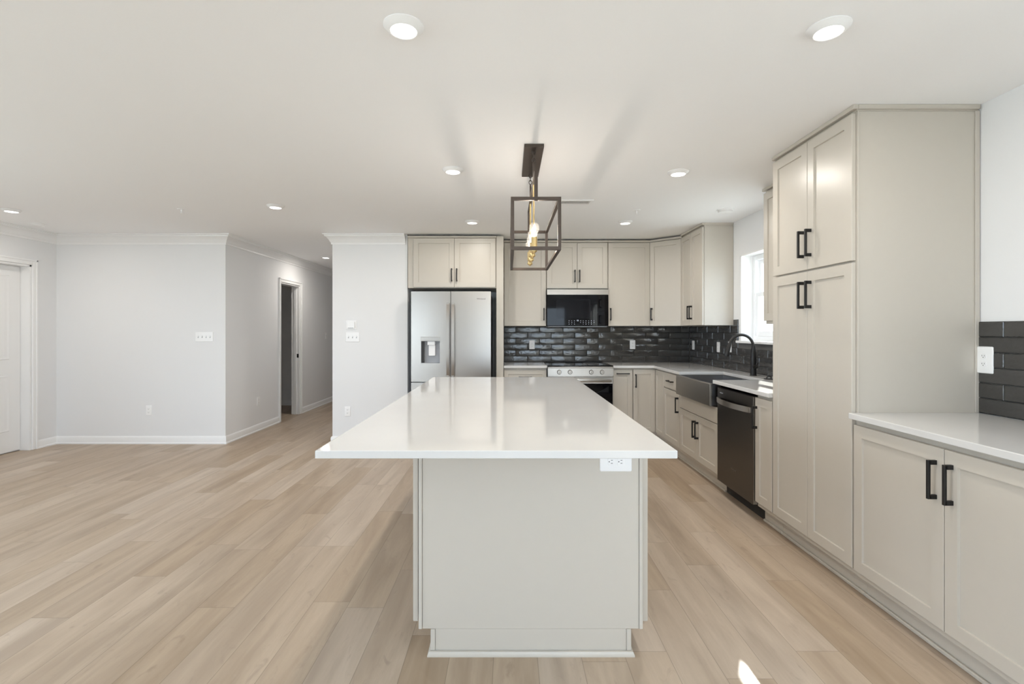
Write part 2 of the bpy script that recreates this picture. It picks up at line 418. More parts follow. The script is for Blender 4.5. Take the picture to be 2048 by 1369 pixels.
w3 = glazed_y('added_window_3', -2.1, 3.2, .2, 2.2, [-.8, .55, 1.9]); w3.matrix_world = Matrix(((0, 1, 0, XL - REAR), (1, 0, 0, 0), (0, 0, 1, 0), (0, 0, 0, 1)))  # unseen left-wall window, added to let in more daylight
w4 = glazed_y('added_window_4', -2.1, .9, .9, 2.1, [-.6]); w4.matrix_world = Matrix(((0, -1, 0, XR + REAR + .02), (1, 0, 0, 0), (0, 0, 1, 0), (0, 0, 0, 1)))  # unseen right-wall window, added to enlarge the daylight area

# ------------------------------------------------------------------ cabinets
TR = .057
def shaker(mb, x0, x1, z0, z1, y=0.0, tf=None, fr=TR, t=.02):
    return mb.rings(x0, x1, z0, z1, [(0, y), (0, y - t + .002), (.002, y - t), (fr, y - t), (fr + .002, y - t + .009), (fr + .004, y - t + .009)], tf=tf)
def slab(mb, x0, x1, z0, z1, y=0.0, tf=None, t=.02):
    return mb.rings(x0, x1, z0, z1, [(0, y), (0, y - t + .002), (.002, y - t)], tf=tf)
def pull(parent, x, z, L=.156, vert=True, y=-.02, m='black'):
    mb = MB(); h = L / 2; w_ = .006
    if vert:
        mb.box(x - w_, x + w_, y - .036, y - .025, z - h, z + h, bev=.001)
        for s in (-1, 1): mb.box(x - w_, x + w_, y - .030, y + .0005, z + s * (h - .009) - .009, z + s * (h - .009) + .009, bev=.001)
    else:
        mb.box(x - h, x + h, y - .036, y - .025, z - w_, z + w_, bev=.001)
        for s in (-1, 1): mb.box(x + s * (h - .009) - .009, x + s * (h - .009) + .009, y - .030, y + .0005, z - w_, z + w_, bev=.001)
    return mb.build('handle', m, parent)
G = .0016
def cabinet(name, label, loc, rz, wd, dp, z0, z1, fronts, toe=False, crown_=None, cat='cabinet', group=None, crown_side=None):
    """local x along the face, front towards -y, z from the floor"""
    o = thing(name, label, cat, (loc[0], loc[1], 0), rz, group)
    mb = MB()
    zb = .105 if toe else z0
    mb.box(.0004, wd - .0004, 0, dp, zb, z1, bev=.0008)
    mb.build('body', 'cab', o)
    if toe:
        MB().box(.0006, wd - .0006, .050, .066, 0, .1049).box(.0006, wd - .0006, .036, .050, 0, .018, bev=.004).build('toe_kick', 'cab', o)
    if crown_:
        x1 = wd + .012 if crown_side in ('right', 'both') else wd - .0005
        x0 = -.012 if crown_side in ('left', 'both') else .0005
        MB().box(x0, x1, -.026, -.0006, crown_ - .022, crown_, bev=.003).box(max(x0, .0005), min(x1, wd - .0005), -.0006, dp - .002, z1 + .0006, crown_).build('top_molding', 'cab', o)
        if crown_side in ('right', 'both'):
            MB().box(wd + .0005, wd + .012, .0, dp - .002, crown_ - .022, crown_, bev=.002).build('side_molding', 'cab', o)
    for f in fronts:
        kind, a, b, c, d = f[:5]
        mb = MB()
        if kind in ('door', 'drawer'):
            shaker(mb, a + G, b - G, c + G, d - G, -.002, fr=TR if (kind == 'door' and b - a > .18) else .045)
        else: slab(mb, a + G, b - G, c + G, d - G, -.002)
        nm = {'door': 'door', 'drawer': 'drawer', 'slab': 'drawer', 'rail': 'rail'}[kind]
        p = mb.build(nm, 'cab', o)
        if len(f) > 5 and f[5]:
            v, hx, hz = f[5][:3]; L = f[5][3] if len(f[5]) > 3 else .156
            pull(p, hx, hz, L, v == 'v', -.022)
    return o
RN = -PI / 2
XF = 1.735                                 # face-frame plane of the right-hand run
# --- right run, from the camera back
cabinet('base_cabinet', 'greige base cabinet with two wide shaker doors, nearest at right below white worktop', (XF, 2.486), RN, 1.04, .605, 0, .885,
        [('door', .004, .520, .136, .858, ('v', .483, .727)), ('door', .520, 1.036, .136, .858, ('v', .557, .727))], toe=True)
pan = cabinet('pantry_cabinet', 'tall floor to ceiling greige pantry cabinet with four shaker doors', (XF, 3.246), RN, .7595, .606, 0, 2.416,
        [('door', .006, .380, 1.672, 2.408, ('v', .344, 1.822)), ('door', .380, .754, 1.672, 2.408, ('v', .416, 1.822)),
         ('door', .006, .380, .138, 1.664, ('v', .344, 1.528)), ('door', .380, .754, .138, 1.664, ('v', .416, 1.528))], toe=True, crown_=2.4455, crown_side='right')
MB().box(.760, .765, .584, .606, .916, 2.416, bev=.001).build('scribe_molding', 'cab', pan)
MB().box(.760, .7655, .0, .006, .916, 2.416, bev=.001).build('corner_trim', 'cab', pan)
cabinet('base_cabinet', 'narrow greige base cabinet with one slim door between dishwasher and pantry', (XF, 3.475), RN, .228, .605, 0, .885,
        [('door', .004, .225, .138, .862, ('v', .030, .725))], toe=True)
cabinet('sink_cabinet', 'greige sink base cabinet with two short doors under the apron sink', (XF, 4.999), RN, .913, .605, 0, .690,
        [('rail', .004, .909, .556, .690), ('door', .004, .457, .138, .553, ('v', .425, .420)), ('door', .457, .909, .138, .553, ('v', .489, .420))], toe=True)
cabinet('base_cabinet', 'greige base cabinet with a drawer over one door, left of the apron sink', (XF, 5.515), RN, .515, .605, 0, .885,
        [('slab', .004, .511, .706, .868, ('h', .257, .788, .156)), ('door', .004, .511, .138, .698, ('v', .480, .570))], toe=True)
# --- corner base cabinet with folding L door
YF = 5.85
cc = thing('corner_base_cabinet', 'greige corner base cabinet with two door leaves meeting in the inside corner', 'cabinet', (2.04, 6.15, 0))
def rel(o, pts): return [(x - o.location.x, y - o.location.y) for x, y in pts]
MB().prism(rel(cc, [(1.4555, YF), (XF, YF), (XF, 5.5155), (2.340, 5.5155), (2.340, 6.455), (1.4555, 6.455)]), .105, .885).build('body', 'cab', cc)
MB().prism(rel(cc, [(1.4555, YF + .05), (XF + .05, YF + .05), (XF + .05, 5.5155), (XF + .066, 5.5155), (XF + .066, YF + .066), (1.4555, YF + .066)]), 0, .1045).build('toe_kick', 'cab', cc)
tfb = lambda p: (p[0] - 2.04, YF + p[1] - 6.15, p[2])
d_ = shaker(MB(), 1.459, 1.712, .138, .866, -.002, tf=tfb, fr=.05).build('door', 'cab', cc)
hm = MB()
for b in ((1.478, 1.490, -.058, -.047, .660, .816), (1.478, 1.490, -.052, -.0215, .798, .816), (1.478, 1.490, -.052, -.0215, .660, .678)):
    hm.box(b[0] - 2.04, b[1] - 2.04, YF + b[2] - 6.15, YF + b[3] - 6.15, b[4], b[5], bev=.001)
hm.build('handle', 'black', d_)
tfr = lambda p: (XF + p[1] - 2.04, -p[0] - 6.15, p[2])
shaker(MB(), -5.825, -5.519, .138, .866, -.002, tf=tfr, fr=.05).build('door', 'cab', cc)
# --- back run base
cabinet('pullout_cabinet', 'narrow greige pull-out base cabinet just right of the range', (1.218, YF), 0, .236, .605, 0, .885,
        [('door', .004, .232, .138, .862, ('h', .118, .822, .150))], toe=True)
cabinet('base_cabinet', 'greige base cabinet with a top drawer between refrigerator and range', (-.054, YF), 0, .506, .605, 0, .885,
        [('drawer', .004, .502, .706, .862, ('h', .253, .782)), ('door', .004, .253, .138, .700, ('v', .22, .60)), ('door', .253, .502, .138, .700, ('v', .285, .60))], toe=True)
# --- uppers
YU = 6.13; ZU = 1.379; ZT = 2.402; ZC = 2.426
cabinet('wall_cabinet', 'greige wall cabinet with one door between refrigerator and microwave', (-.054, YU), 0, .520, .329, ZU, ZT,
        [('door', .003, .517, ZU, 2.397, ('v', .488, 1.522, .15))], crown_=ZC)
cabinet('wall_cabinet', 'short greige two-door wall cabinet directly above the microwave', (.467, YU), 0, .750, .329, 1.832, ZT,
        [('door', .003, .375, 1.836, 2.397, ('v', .346, 1.988, .15)), ('door', .375, .747, 1.836, 2.397, ('v', .404, 1.988, .15))], crown_=ZC)
cabinet('wall_cabinet', 'greige wall cabinet with one wide door just right of the microwave', (1.218, YU), 0, .516, .329, ZU, ZT,
        [('door', .003, .513, ZU, 2.397, ('v', .030, 1.522, .15))], crown_=ZC)
cu = thing('corner_wall_cabinet', 'greige diagonal corner wall cabinet above the worktop corner', 'cabinet', (2.04, 6.15, 0))
cp = [(1.7355, 6.456), (1.7355, YU), (2.040, 5.8505), (2.341, 5.8505), (2.341, 6.456)]
MB().prism(rel(cu, cp), ZU, ZT).build('body', 'cab', cu)
dg = Vector((2.040 - 1.7355, 5.8505 - YU)); L = dg.length; dg.normalize(); nn = Vector((dg.y, -dg.x))   # outward normal (-x,-y)
if nn.y > 0: nn = -nn
tfd = lambda p: (1.7355 - 2.04 + dg.x * p[0] - nn.x * p[1], YU - 6.15 + dg.y * p[0] - nn.y * p[1], p[2])
d_ = shaker(MB(), .012, L - .012, ZU + .001, 2.397, -.002, tf=tfd).build('door', 'cab', cu)
hm = MB()
def tbox(mb, tf, x0, x1, y0, y1, z0, z1): mb.rings(x0, x1, z0, z1, [(0, y1), (0, y0)], tf=tf)
tbox(hm, tfd, .034, .046, -.058, -.047, 1.447, 1.597); tbox(hm, tfd, .034, .046, -.052, -.0215, 1.579, 1.597); tbox(hm, tfd, .034, .046, -.052, -.0215, 1.447, 1.465)
hm.build('handle', 'black', d_)
mb = MB(); mb.rings(0, L, ZC - .022, ZC, [(0, -.001), (0, -.026)], tf=tfd); mb.prism(rel(cu, cp), ZT + .0006, ZC).build('top_molding', 'cab', cu)
cabinet('wall_cabinet', 'greige two-door wall cabinet on the right wall, left of the window', (2.040, 5.850), RN, .648, .302, ZU, 2.412,
        [('door', .003, .324, ZU, 2.405, ('v', .294, 1.522, .15)), ('door', .324, .645, ZU, 2.405, ('v', .354, 1.522, .15))], crown_=2.4455, crown_side='right')
cabinet('wall_cabinet', 'greige wall cabinet mostly hidden behind the tall pantry, right of the window', (2.040, 3.957), RN, .708, .302, 1.374, 2.412,
        [('door', .003, .354, 1.398, 2.405, ('v', .324, 1.54, .15)), ('door', .354, .705, 1.398, 2.405, ('v', .384, 1.54, .15))], crown_=2.4455, crown_side='left')
# --- refrigerator surround
fc = cabinet('fridge_top_cabinet', 'wide greige two-door cabinet above the refrigerator', (-1.166, 5.81), 0, 1.028, .645, 1.818, 2.398,
        [('door', .066, .542, 1.824, 2.394, ('v', .512, 1.966, .15)), ('door', .542, 1.020, 1.824, 2.394, ('v', .572, 1.966, .15))], crown_=2.420)
fp = MB().box(-.1375, -.0555, 5.800, 6.455, .0, 2.420, bev=.001).build('end_panel', 'cab'); tag(fp, 'tall greige end panel standing right of the refrigerator', 'cabinet panel')

# ------------------------------------------------------------------ worktops
def slabtop(name, poly, label, z0=.886, z1=.915, loc=None):
    cx = sum(p[0] for p in poly) / len(poly); cy = sum(p[1] for p in poly) / len(poly)
    o = MB().prism([(x - cx, y - cy) for x, y in poly], z0, z1, bev=.003, bev_top_only=False).build(name, 'quartz', smooth=0)
    o.location = (cx, cy, 0); return tag(o, label, 'countertop')
YC = 5.805; XC = 1.690
slabtop('countertop', [(.4525 - .506, YC), (.4525, YC), (.4525, 6.448), (.4525 - .506, 6.448)], 'short white quartz worktop between refrigerator panel and range')
slabtop('countertop', [(1.218, YC), (XC, YC), (XC, 4.945), (2.130, 4.945), (2.130, 4.135), (XC, 4.135), (XC, 3.249), (2.332, 3.249), (2.332, 6.448), (1.218, 6.448)],
        'L-shaped white quartz worktop around the apron sink, from range to pantry')
slabtop('countertop', [(XC, 2.4855), (2.332, 2.4855), (2.332, 1.40), (XC, 1.40)], 'white quartz worktop at right in front of the tall pantry')
slabtop('countertop', [(-.658, 1.70), (.5765, 1.70), (.5765, 4.393), (-.658, 4.393)], 'large white quartz island worktop in the middle of the kitchen', .8875, .915)

# ------------------------------------------------------------------ tiled backsplash
def tiles(name, label, W, rows, shift, tf, cuts=(), z0=.9165, pitch_z=.0767, pitch_x=.305, skip=None, gap=.0022, rowmax=None):
    """W: run length; tiles 3 x 12 in running bond; local x along wall, front -y"""
    o = thing(name, label, 'backsplash')
    t = .009
    mb = MB()
    for r in range(rows):
        za = z0 + r * pitch_z + gap / 2; zb = z0 + (r + 1) * pitch_z - gap / 2
        x = -((shift + (r % 2) * .5) % 1) * pitch_x
        while x < W:
            a = max(x + gap / 2, 0.001); b = min(x + pitch_x - gap / 2, W - .001)
            x += pitch_x
            if skip:
                s_ = skip(a, b, za, zb)
                if s_ is None: continue
                a, b = s_
            if b - a < .012: continue
            mb.rings(a, b, za, zb, [(0, -.001), (0, -t + .003), (.003, -t), (.010, -t - .0012)], tf=tf)
    mb.build('tile', 'tile', o)
    return o
bk = tiles('backsplash', 'glossy charcoal brick tile backsplash on the back wall behind the range', 2.335 + .055, 6, .0, lambda p: (p[0] - .055, YB - .002 + p[1], p[2]))
MB().box(-.055, 2.336, YB - .004, YB - .0005, .915, .9165 + 6 * .0767).build('grout', 'grout', bk)
# right wall: local x = YB - y
def skipR(a, b, za, zb):
    wa, wb = YB - WY1 - .045, YB - WY0 + .045
    if za > 1.36 and (b > wa - .01): 
        if za > 1.36 and a < wa - .0 and b > .62: return (max(a, 1.262 - .0), min(b, wa)) if a < wa else None
        return None
    if zb > WZ0 - .024 and b > wa and a < wb:
        if a < wa: return (a, wa)
        if b > wb: return (wb, b)
        return None
    return (a, b)
tfw = lambda p: (XR - .002 + p[1], YB - .012 - p[0], p[2])
LR = YB - .012 - 3.249
bk = tiles('backsplash', 'dark charcoal brick tile backsplash on the right wall around the faucet and window', LR, 6, .6, tfw, skip=skipR)
gb = MB(); wa, wb = WY1 + .04, WY0 - .04
gb.box(XR - .004, XR - .0005, 3.25, YB - .004, .915, WZ0 - .024).box(XR - .004, XR - .0005, wa, YB - .004, WZ0 - .024, 1.376).box(XR - .004, XR - .0005, 3.25, wb, WZ0 - .024, 1.373)
gb.build('grout', 'grout', bk)
ex = MB()
for a, b, z0_, z1_ in ((1.262, YB - .012 - WY1 - .037, 1.3785, 1.436),):
    ex.rings(a, b, z0_, z1_, [(0, -.001), (0, -.006), (.003, -.009)], tf=tfw)
ex.build('edge_tile', 'tile', bk)
bk = tiles('backsplash', 'charcoal brick tile backsplash at far right beside the pantry side panel', 1.06, 6, .082, lambda p: (XR - .002 + p[1], 2.4835 - p[0], p[2]), z0=.9165, pitch_z=.0752)
MB().box(XR - .004, XR - .0005, 1.42, 2.484, .915, .9165 + 6 * .0752).build('grout', 'grout', bk)

# ------------------------------------------------------------------ island
isl = thing('kitchen_island', 'greige kitchen island base with plain end panel facing the camera', 'kitchen island', (.09, 3.1, 0))
ox, oy = .09, 3.1
IY0, IY1 = 2.036, 4.36; IX0, IX1 = -.3655, .5485
MB().box(IX0 + .004 - ox, IX1 - .004 - ox, IY0 + .02 - oy, IY1 - oy, .1065, .887).build('body', 'cab', isl)
ep = MB().box(IX0 + .0155 - ox, IX1 - .0155 - ox, IY0 + .004 - oy, IY0 + .0195 - oy, .1065, .887, bev=.001)
ep.box(-.3165 + .0195 - ox, .501 - .0195 - ox, IY0 + .004 - oy, IY0 + .0195 - oy, .0, .1065)
ep.build('end_panel', 'cab', isl)
for a, b, c, d in ((IX0, IX0 + .0145, .1065, .887), (IX1 - .0145, IX1, .1065, .887), (-.3165, -.298, .020, .106), (.4825, .501, .020, .106)):
    MB().box(a - ox, b - ox, IY0 - oy, IY0 + .0195 - oy, c, d, bev=.0015).build('edge_strip', 'cab', isl)
MB().box(-.3165 - ox, .501 - ox, IY0 + .02 - oy, IY1 - .02 - oy, .0, .106).build('toe_kick', 'cab', isl)
sweep([(0, 0), (.012, 0), (.012, .006), (.006, .018), (0, .020)], [(-.3165 - ox, IY1 - oy), (-.3165 - ox, IY0 - oy), (.501 - ox, IY0 - oy), (.501 - ox, IY1 - oy)], side=-1).build('shoe_molding', 'cab', isl)
for k in range(6):
    y0 = IY0 + .028 + k * .3815; y1 = y0 + .3795
    for sgn in (-1, 1):
        if sgn < 0: tf = lambda p: (IX0 - .0035 + p[1] - ox, -p[0] - oy, p[2]); a, b = -y1, -y0
        else: tf = lambda p: (IX1 + .0035 - p[1] - ox, p[0] - oy, p[2]); a, b = y0, y1
        shaker(MB(), a, b, .124, .872, -.004, tf=tf).build('door', 'cab', isl)
MB().box(IX0 - .0074 - ox, IX0 + .004 - ox, IY0 + .045 - oy, IY1 - .02 - oy, .135, .86).box(IX1 - .004 - ox, IX1 + .0074 - ox, IY0 + .045 - oy, IY1 - .02 - oy, .135, .86).build('door_gap_shade', 'gap', isl)  # dark filler painting the shade between side doors and body

# ------------------------------------------------------------------ electrical plates
def plate_thing(kind, label, loc, rz, gangs=1, horiz=False, W=None, Hh=None, group=None):
    name = {'outlet': 'wall_outlet', 'switch': 'light_switch', 'blank': 'wall_outlet'}[kind]
    o = thing(name, label, 'outlet' if kind != 'switch' else 'light switch', loc, rz, group)
    W = W or (.070 + .046 * (gangs - 1)); Hh = Hh or .114
    if horiz: W, Hh = Hh, W
    MB().rings(-W/2, W/2, -Hh/2, Hh/2, [(0, 0), (0, -.003), (.003, -.006), (.005, -.0062)], rad=.006).build('cover_plate', 'plastic', o)
    for g in range(gangs):
        x = (g - (gangs - 1) / 2) * .046
        if kind == 'switch':
            MB().rings(x - .006, x + .006, -.012, .012, [(0, -.006), (.001, -.0075)]).build('switch_surround', 'greyplastic', o)
            MB().rings(x - .004, x + .004, -.002, .010, [(0, -.007), (.001, -.016)]).build('toggle', 'plastic', o)
        else:
            for s in (-1, 1):
                c = (s * .0195, 0) if horiz else (x, s * .0195)
                rw, rh = (.0135, .0165) if horiz else (.0165, .0135)
                r_ = MB().rings(c[0] - rw, c[0] + rw, c[1] - rh, c[1] + rh, [(0, -.006), (.001, -.0078)], rad=.008).build('receptacle', 'plastic', o)
                sm = MB()
                if horiz:
                    for q in (-.0062, .0062): sm.box(c[0] - .001, c[0] + .006, -.0082, -.0076, q - .001, q + .001)
                    sm.lathe([(.0022, -.0076), (.0022, -.0082)], (c[0] - .008, 0, 0), 'y', 10)
                else:
                    for q in (-.0062, .0062): sm.box(c[0] + q - .001, c[0] + q + .001, -.0082, -.0076, c[1] - .002, c[1] + .005)
                    sm.lathe([(.0022, -.0076), (.0022, -.0082)], (c[0], 0, c[1] - .007), 'y', 10)
                sm.build('socket_slot', 'slot', r_)
    return o
plate_thing('outlet', 'white outlet mounted sideways on the island end panel under the worktop edge', (.438, IY0 + .004, .790), 0, horiz=True, W=.082, Hh=.130)
plate_thing('outlet', 'white outlet on the back tiles between refrigerator and range', (.306, YB - .0115, 1.140), 0)
plate_thing('outlet', 'white outlet on the back tiles right of the range', (1.603, YB - .0115, 1.142), 0)
plate_thing('outlet', 'white outlet on the right-wall tiles closest to the room corner', (XR - .0115, 6.30, 1.140), RN)
plate_thing('outlet', 'white outlet on the right-wall tiles midway between corner and faucet', (XR - .0115, 5.55, 1.140), RN)
plate_thing('outlet', 'white outlet on the right-wall tiles partly behind the faucet spout', (XR - .0115, 5.26, 1.152), RN)
plate_thing('outlet', 'large white outlet on the charcoal tiles at far right', (XR - .0115, 2.449, 1.180), RN, W=.092, Hh=.131)
plate_thing('outlet', 'white outlet low on the broad white wall at left', (-4.20, YL, .388), 0)
plate_thing('outlet', 'white outlet low on the hallway wall before the open doorway', (XH, 6.61, .389), PI/2)
plate_thing('outlet', 'white outlet low on the white pillar wall left of the island', (-1.877, YL - .005, .380), 0)
plate_thing('switch', 'white four-toggle switch plate on the broad left wall', (-3.552, YL, 1.250), 0, 4)
plate_thing('switch', 'white three-toggle switch plate on the pillar wall under the thermostat', (-1.818, YL - .005, 1.247), 0, 3)
plate_thing('switch', 'small white single switch far along the hallway wall past the doorway', (XH, 9.06, 1.23), PI/2, 1)
th = thing('thermostat', 'white square thermostat on the pillar wall beside the refrigerator', 'thermostat', (-1.832, YL - .005, 1.386), 0)
MB().rings(-.062, .062, -.055, .055, [(0, 0), (0, -.006), (.003, -.008)], rad=.008).build('back_plate', 'plastic', th)
MB().rings(-.045, .045, -.040, .044, [(0, -.008), (0, -.024), (.004, -.027)], rad=.012).build('thermostat_body', 'plastic', th)
MB().rings(-.032, .032, -.036, -.029, [(0, -.027), (.001, -.0285)]).build('button_row', 'greyplastic', th)

# ------------------------------------------------------------------ refrigerator
fx0, fx1 = -1.103, -.198; fm = -.652; FY = 5.665
fr = thing('refrigerator', 'stainless steel french-door refrigerator with water dispenser in left door', 'refrigerator', ((fx0 + fx1) / 2, 6.0, 0))
ofx = (fx0 + fx1) / 2
MB().box(fx0 - ofx + .004, fx1 - ofx - .004, FY + .075 - 6, 6.42 - 6, .03, 1.745, bev=.003).build('body', 'greyplastic', fr)
def fdoor(x0, x1, z0, z1, hole=None, bow=.012):
    mb = MB(); cx = (fx0 + fx1) / 2; hw = (fx1 - fx0) / 2; N = 14
    def yf(x): return FY - 6 + bow * ((x - cx) / hw) ** 2
    def front(a, b, c, d, n):
        for i in range(n):
            xa = a + (b - a) * i / n; xb = a + (b - a) * (i + 1) / n
            mb.b.faces.new([mb.b.verts.new(p) for p in ((xa - ofx, yf(xa), c), (xb - ofx, yf(xb), c), (xb - ofx, yf(xb), d), (xa - ofx, yf(xa), d))])
    yb = FY + .07 - 6
    if hole:
        a, b, c, d = hole
        front(x0, a, z0, z1, 4); front(b, x1, z0, z1, 4); front(a, b, z0, c, 4); front(a, b, d, z1, 4)
    else: front(x0, x1, z0, z1, N)
    # sides, top, bottom, back
    for xa in (x0, x1):
        mb.b.faces.new([mb.b.verts.new(p) for p in ((xa - ofx, yf(xa), z0), (xa - ofx, yb, z0), (xa - ofx, yb, z1), (xa - ofx, yf(xa), z1))])
    for z in (z0, z1):
        for i in range(N):
            xa = x0 + (x1 - x0) * i / N; xb = x0 + (x1 - x0) * (i + 1) / N
            mb.b.faces.new([mb.b.verts.new(p) for p in ((xa - ofx, yf(xa), z), (xb - ofx, yf(xb), z), (xb - ofx, yb, z), (xa - ofx, yb, z))])
    mb.b.faces.new([mb.b.verts.new(p) for p in ((x0 - ofx, yb, z0), (x1 - ofx, yb, z0), (x1 - ofx, yb, z1), (x0 - ofx, yb, z1))])
    bmesh.ops.remove_doubles(mb.b, verts=mb.b.verts, dist=.0002)
    return mb
hx0, hx1, hz0, hz1 = -.990, -.775, .952, 1.205
ld = fdoor(fx0, fm - .003, .742, 1.768, (hx0, hx1, hz0, hz1)).build('door', 'steel', fr)
rd = fdoor(fm + .003, fx1, .742, 1.768).build('door', 'steel', fr)
fz = fdoor(fx0, fx1, .06, .732).build('freezer_drawer', 'steel', fr)
for s, d_ in ((-1, ld), (1, rd)):
    xc = fm + s * .028 - ofx; pts = []
    n = 18; mb = MB()
    for i in range(n + 1):
        z = .80 + (1.635 - .80) * i / n; t = i / n; y = FY - 6 - .052 + .030 * (2 * t - 1) ** 4
        pts.append((z, y))
    for (za, ya), (zb, yb_) in zip(pts, pts[1:]):
        vs = [mb.b.verts.new(p) for p in ((xc - .017, ya, za), (xc + .017, ya, za), (xc + .017, yb_, zb), (xc - .017, yb_, zb),
                                          (xc - .017, ya + .012, za), (xc + .017, ya + .012, za), (xc + .017, yb_ + .012, zb), (xc - .017, yb_ + .012, zb))]
        for q in ((0,1,2,3),(4,7,6,5),(0,3,7,4),(1,5,6,2)): mb.b.faces.new([vs[k] for k in q])
    bmesh.ops.remove_doubles(mb.b, verts=mb.b.verts, dist=.0002)
    mb.box(xc - .015, xc + .015, FY - 6 - .026, FY - 6 + .004, 1.612, 1.636, bev=.002).box(xc - .015, xc + .015, FY - 6 - .026, FY - 6 + .004, .80, .824, bev=.002)
    mb.build('handle', 'steel', d_)
tube_pts = [(-.36, FY - 6 - .05, .66), (.36, FY - 6 - .05, .66)]
MB().tube(tube_pts, .012).box(-.35, -.33, FY - 6 - .05, FY - 6 + .012, .65, .67).box(.33, .35, FY - 6 - .05, FY - 6 + .012, .65, .67).build('handle', 'steel', fz)
dsp = MB()
dx0, dx1 = hx0 - ofx, hx1 - ofx; fy = FY - 6 + .006
dsp.box(dx0, dx1, fy + .055, fy + .060, hz0, hz1).box(dx0, dx0 + .003, fy - .001, fy + .056, hz0, hz1).box(dx1 - .003, dx1, fy - .001, fy + .056, hz0, hz1).box(dx0, dx1, fy - .001, fy + .056, hz0, hz0 + .004).box(dx0, dx1, fy - .001, fy + .056, hz1 - .003, hz1)
dp_ = dsp.build('dispenser_recess', 'greyplastic', ld)
MB().rings(dx0 - .004, dx1 + .004, 1.206, 1.252, [(0, fy + .01), (0, fy - .004), (.002, fy - .006)], rad=.003).build('dispenser_panel', 'steel', ld)
MB().box(dx0 + .070, dx0 + .158, fy + .012, fy + .05, 1.158, 1.204, bev=.004).build('nozzle', 'plastic', dp_)
MB().rings(dx0 + .082, dx0 + .158, 1.035, 1.158, [(0, fy + .052), (0, fy + .034), (.004, fy + .030)], rad=.008).build('paddle', 'plastic', dp_)
MB().box(dx0 + .003, dx0 + .030, fy + .010, fy + .054, .957, 1.201).build('recess_shade', 'slot', dp_)  # dark block painting shade along the recess's left side
text('logo_text', 'Whirlpool', .024, 'slot', rd, (-.222 - .085 - ofx, FY - 6 + .0035, 1.683), (PI/2, 0, 0))

# ------------------------------------------------------------------ range
rx0, rx1 = .4545, 1.2160
rg = thing('range', 'stainless steel slide-in electric range with black glass cooktop', 'range', ((rx0 + rx1) / 2, 6.1, 0))
ocx = (rx0 + rx1) / 2; hw = (rx1 - rx0) / 2; RY = 5.775 - 6.1
MB().box(-hw + .003, hw - .003, RY + .03, 6.44 - 6.1, .06, .905).build('body', 'steel', rg)
for sx in (-1, 1):
    for yy in (RY + .08, .28): MB().lathe([(.018, 0), (.018, .06)], (sx * (hw - .06), yy, 0), 'z', 14).build('foot', 'black', rg)
ct = MB().rings(-hw, hw, -.338, -RY - .004, [(0, 0), (0, .009), (.003, .012)], rad=.008, tf=lambda p: (p[0], -p[2], .906 + p[1])).build('cooktop', 'glassblack', rg)
MB().box(-hw + .03, hw - .03, .29, .335, .9185, .932, bev=.004).build('rear_vent', 'black', rg)
for cx_, cy_, rr in ((-.2, -.16, .10), (.2, -.16, .085), (-.2, .12, .075), (.2, .12, .10)):
    MB().torus((0, 0, 0), rr, .0006, n=40, m=4).build('burner_ring', 'greyplastic', ct).matrix_local = Matrix.Translation((cx_, cy_, .9185)) @ Matrix.Rotation(PI/2, 4, 'Y')
MB().box(-hw + .001, hw - .001, RY - .006, RY + .03, .890, .9055, bev=.003).build('front_trim', 'steel', rg)
# sloped control panel
cpn = MB()
A = [(RY - .004, .889), (RY - .012, .800), (RY + .03, .800), (RY + .03, .889)]
for xx in (0,):
    v0 = [cpn.b.verts.new((-hw + .002, y, z)) for y, z in A]; v1 = [cpn.b.verts.new((hw - .002, y, z)) for y, z in A]
    for k in range(4): cpn.b.faces.new((v0[k], v0[(k+1) % 4], v1[(k+1) % 4], v1[k]))
    cpn.b.faces.new(v0); cpn.b.faces.new(v1)
cp_ = cpn.build('control_panel', 'steel', rg)
for xk in (.588, .713, .957, 1.083):
    kx = xk - ocx
    kb = MB().lathe([(.024, RY - .008), (.024, RY - .020), (.021, RY - .028), (.001, RY - .0285)], (kx, 0, .843), 'y', 24).build('knob', 'steel', cp_)
    MB().lathe([(.0265, RY - .008), (.0265, RY - .011)], (kx, 0, .843), 'y', 24).build('knob_ring', 'black', cp_)
    MB().box(kx - .004, kx + .004, RY - .034, RY - .027, .822, .864, bev=.001).build('knob_grip', 'steel', kb)
    for dz in (-.03, .03):
        MB().box(kx - .002, kx + .002, RY - .0125, RY - .0085, .843 + dz, .846 + dz).build('dial_mark', 'slot', cp_)
od = MB().box(-hw + .004, hw - .004, RY - .006, RY + .03, .205, .786, bev=.004).build('oven_door', 'steel', rg)
MB().rings(-hw + .012, hw - .012, .235, .712, [(0, RY - .0055), (0, RY - .009), (.002, RY - .010)], rad=.006).build('oven_window', 'glassblack', od)
MB().box(-hw + .05, hw - .03, RY - .052, RY - .036, .730, .772, bev=.005, seg=2).box(-hw + .06, -hw + .085, RY - .04, RY - .004, .738, .764, bev=.002).box(hw - .065, hw - .04, RY - .04, RY - .004, .738, .764, bev=.002).build('handle', 'steel', od)
MB().box(-hw + .004, hw - .004, RY - .006, RY + .03, .070, .198, bev=.004).build('storage_drawer', 'steel', rg)

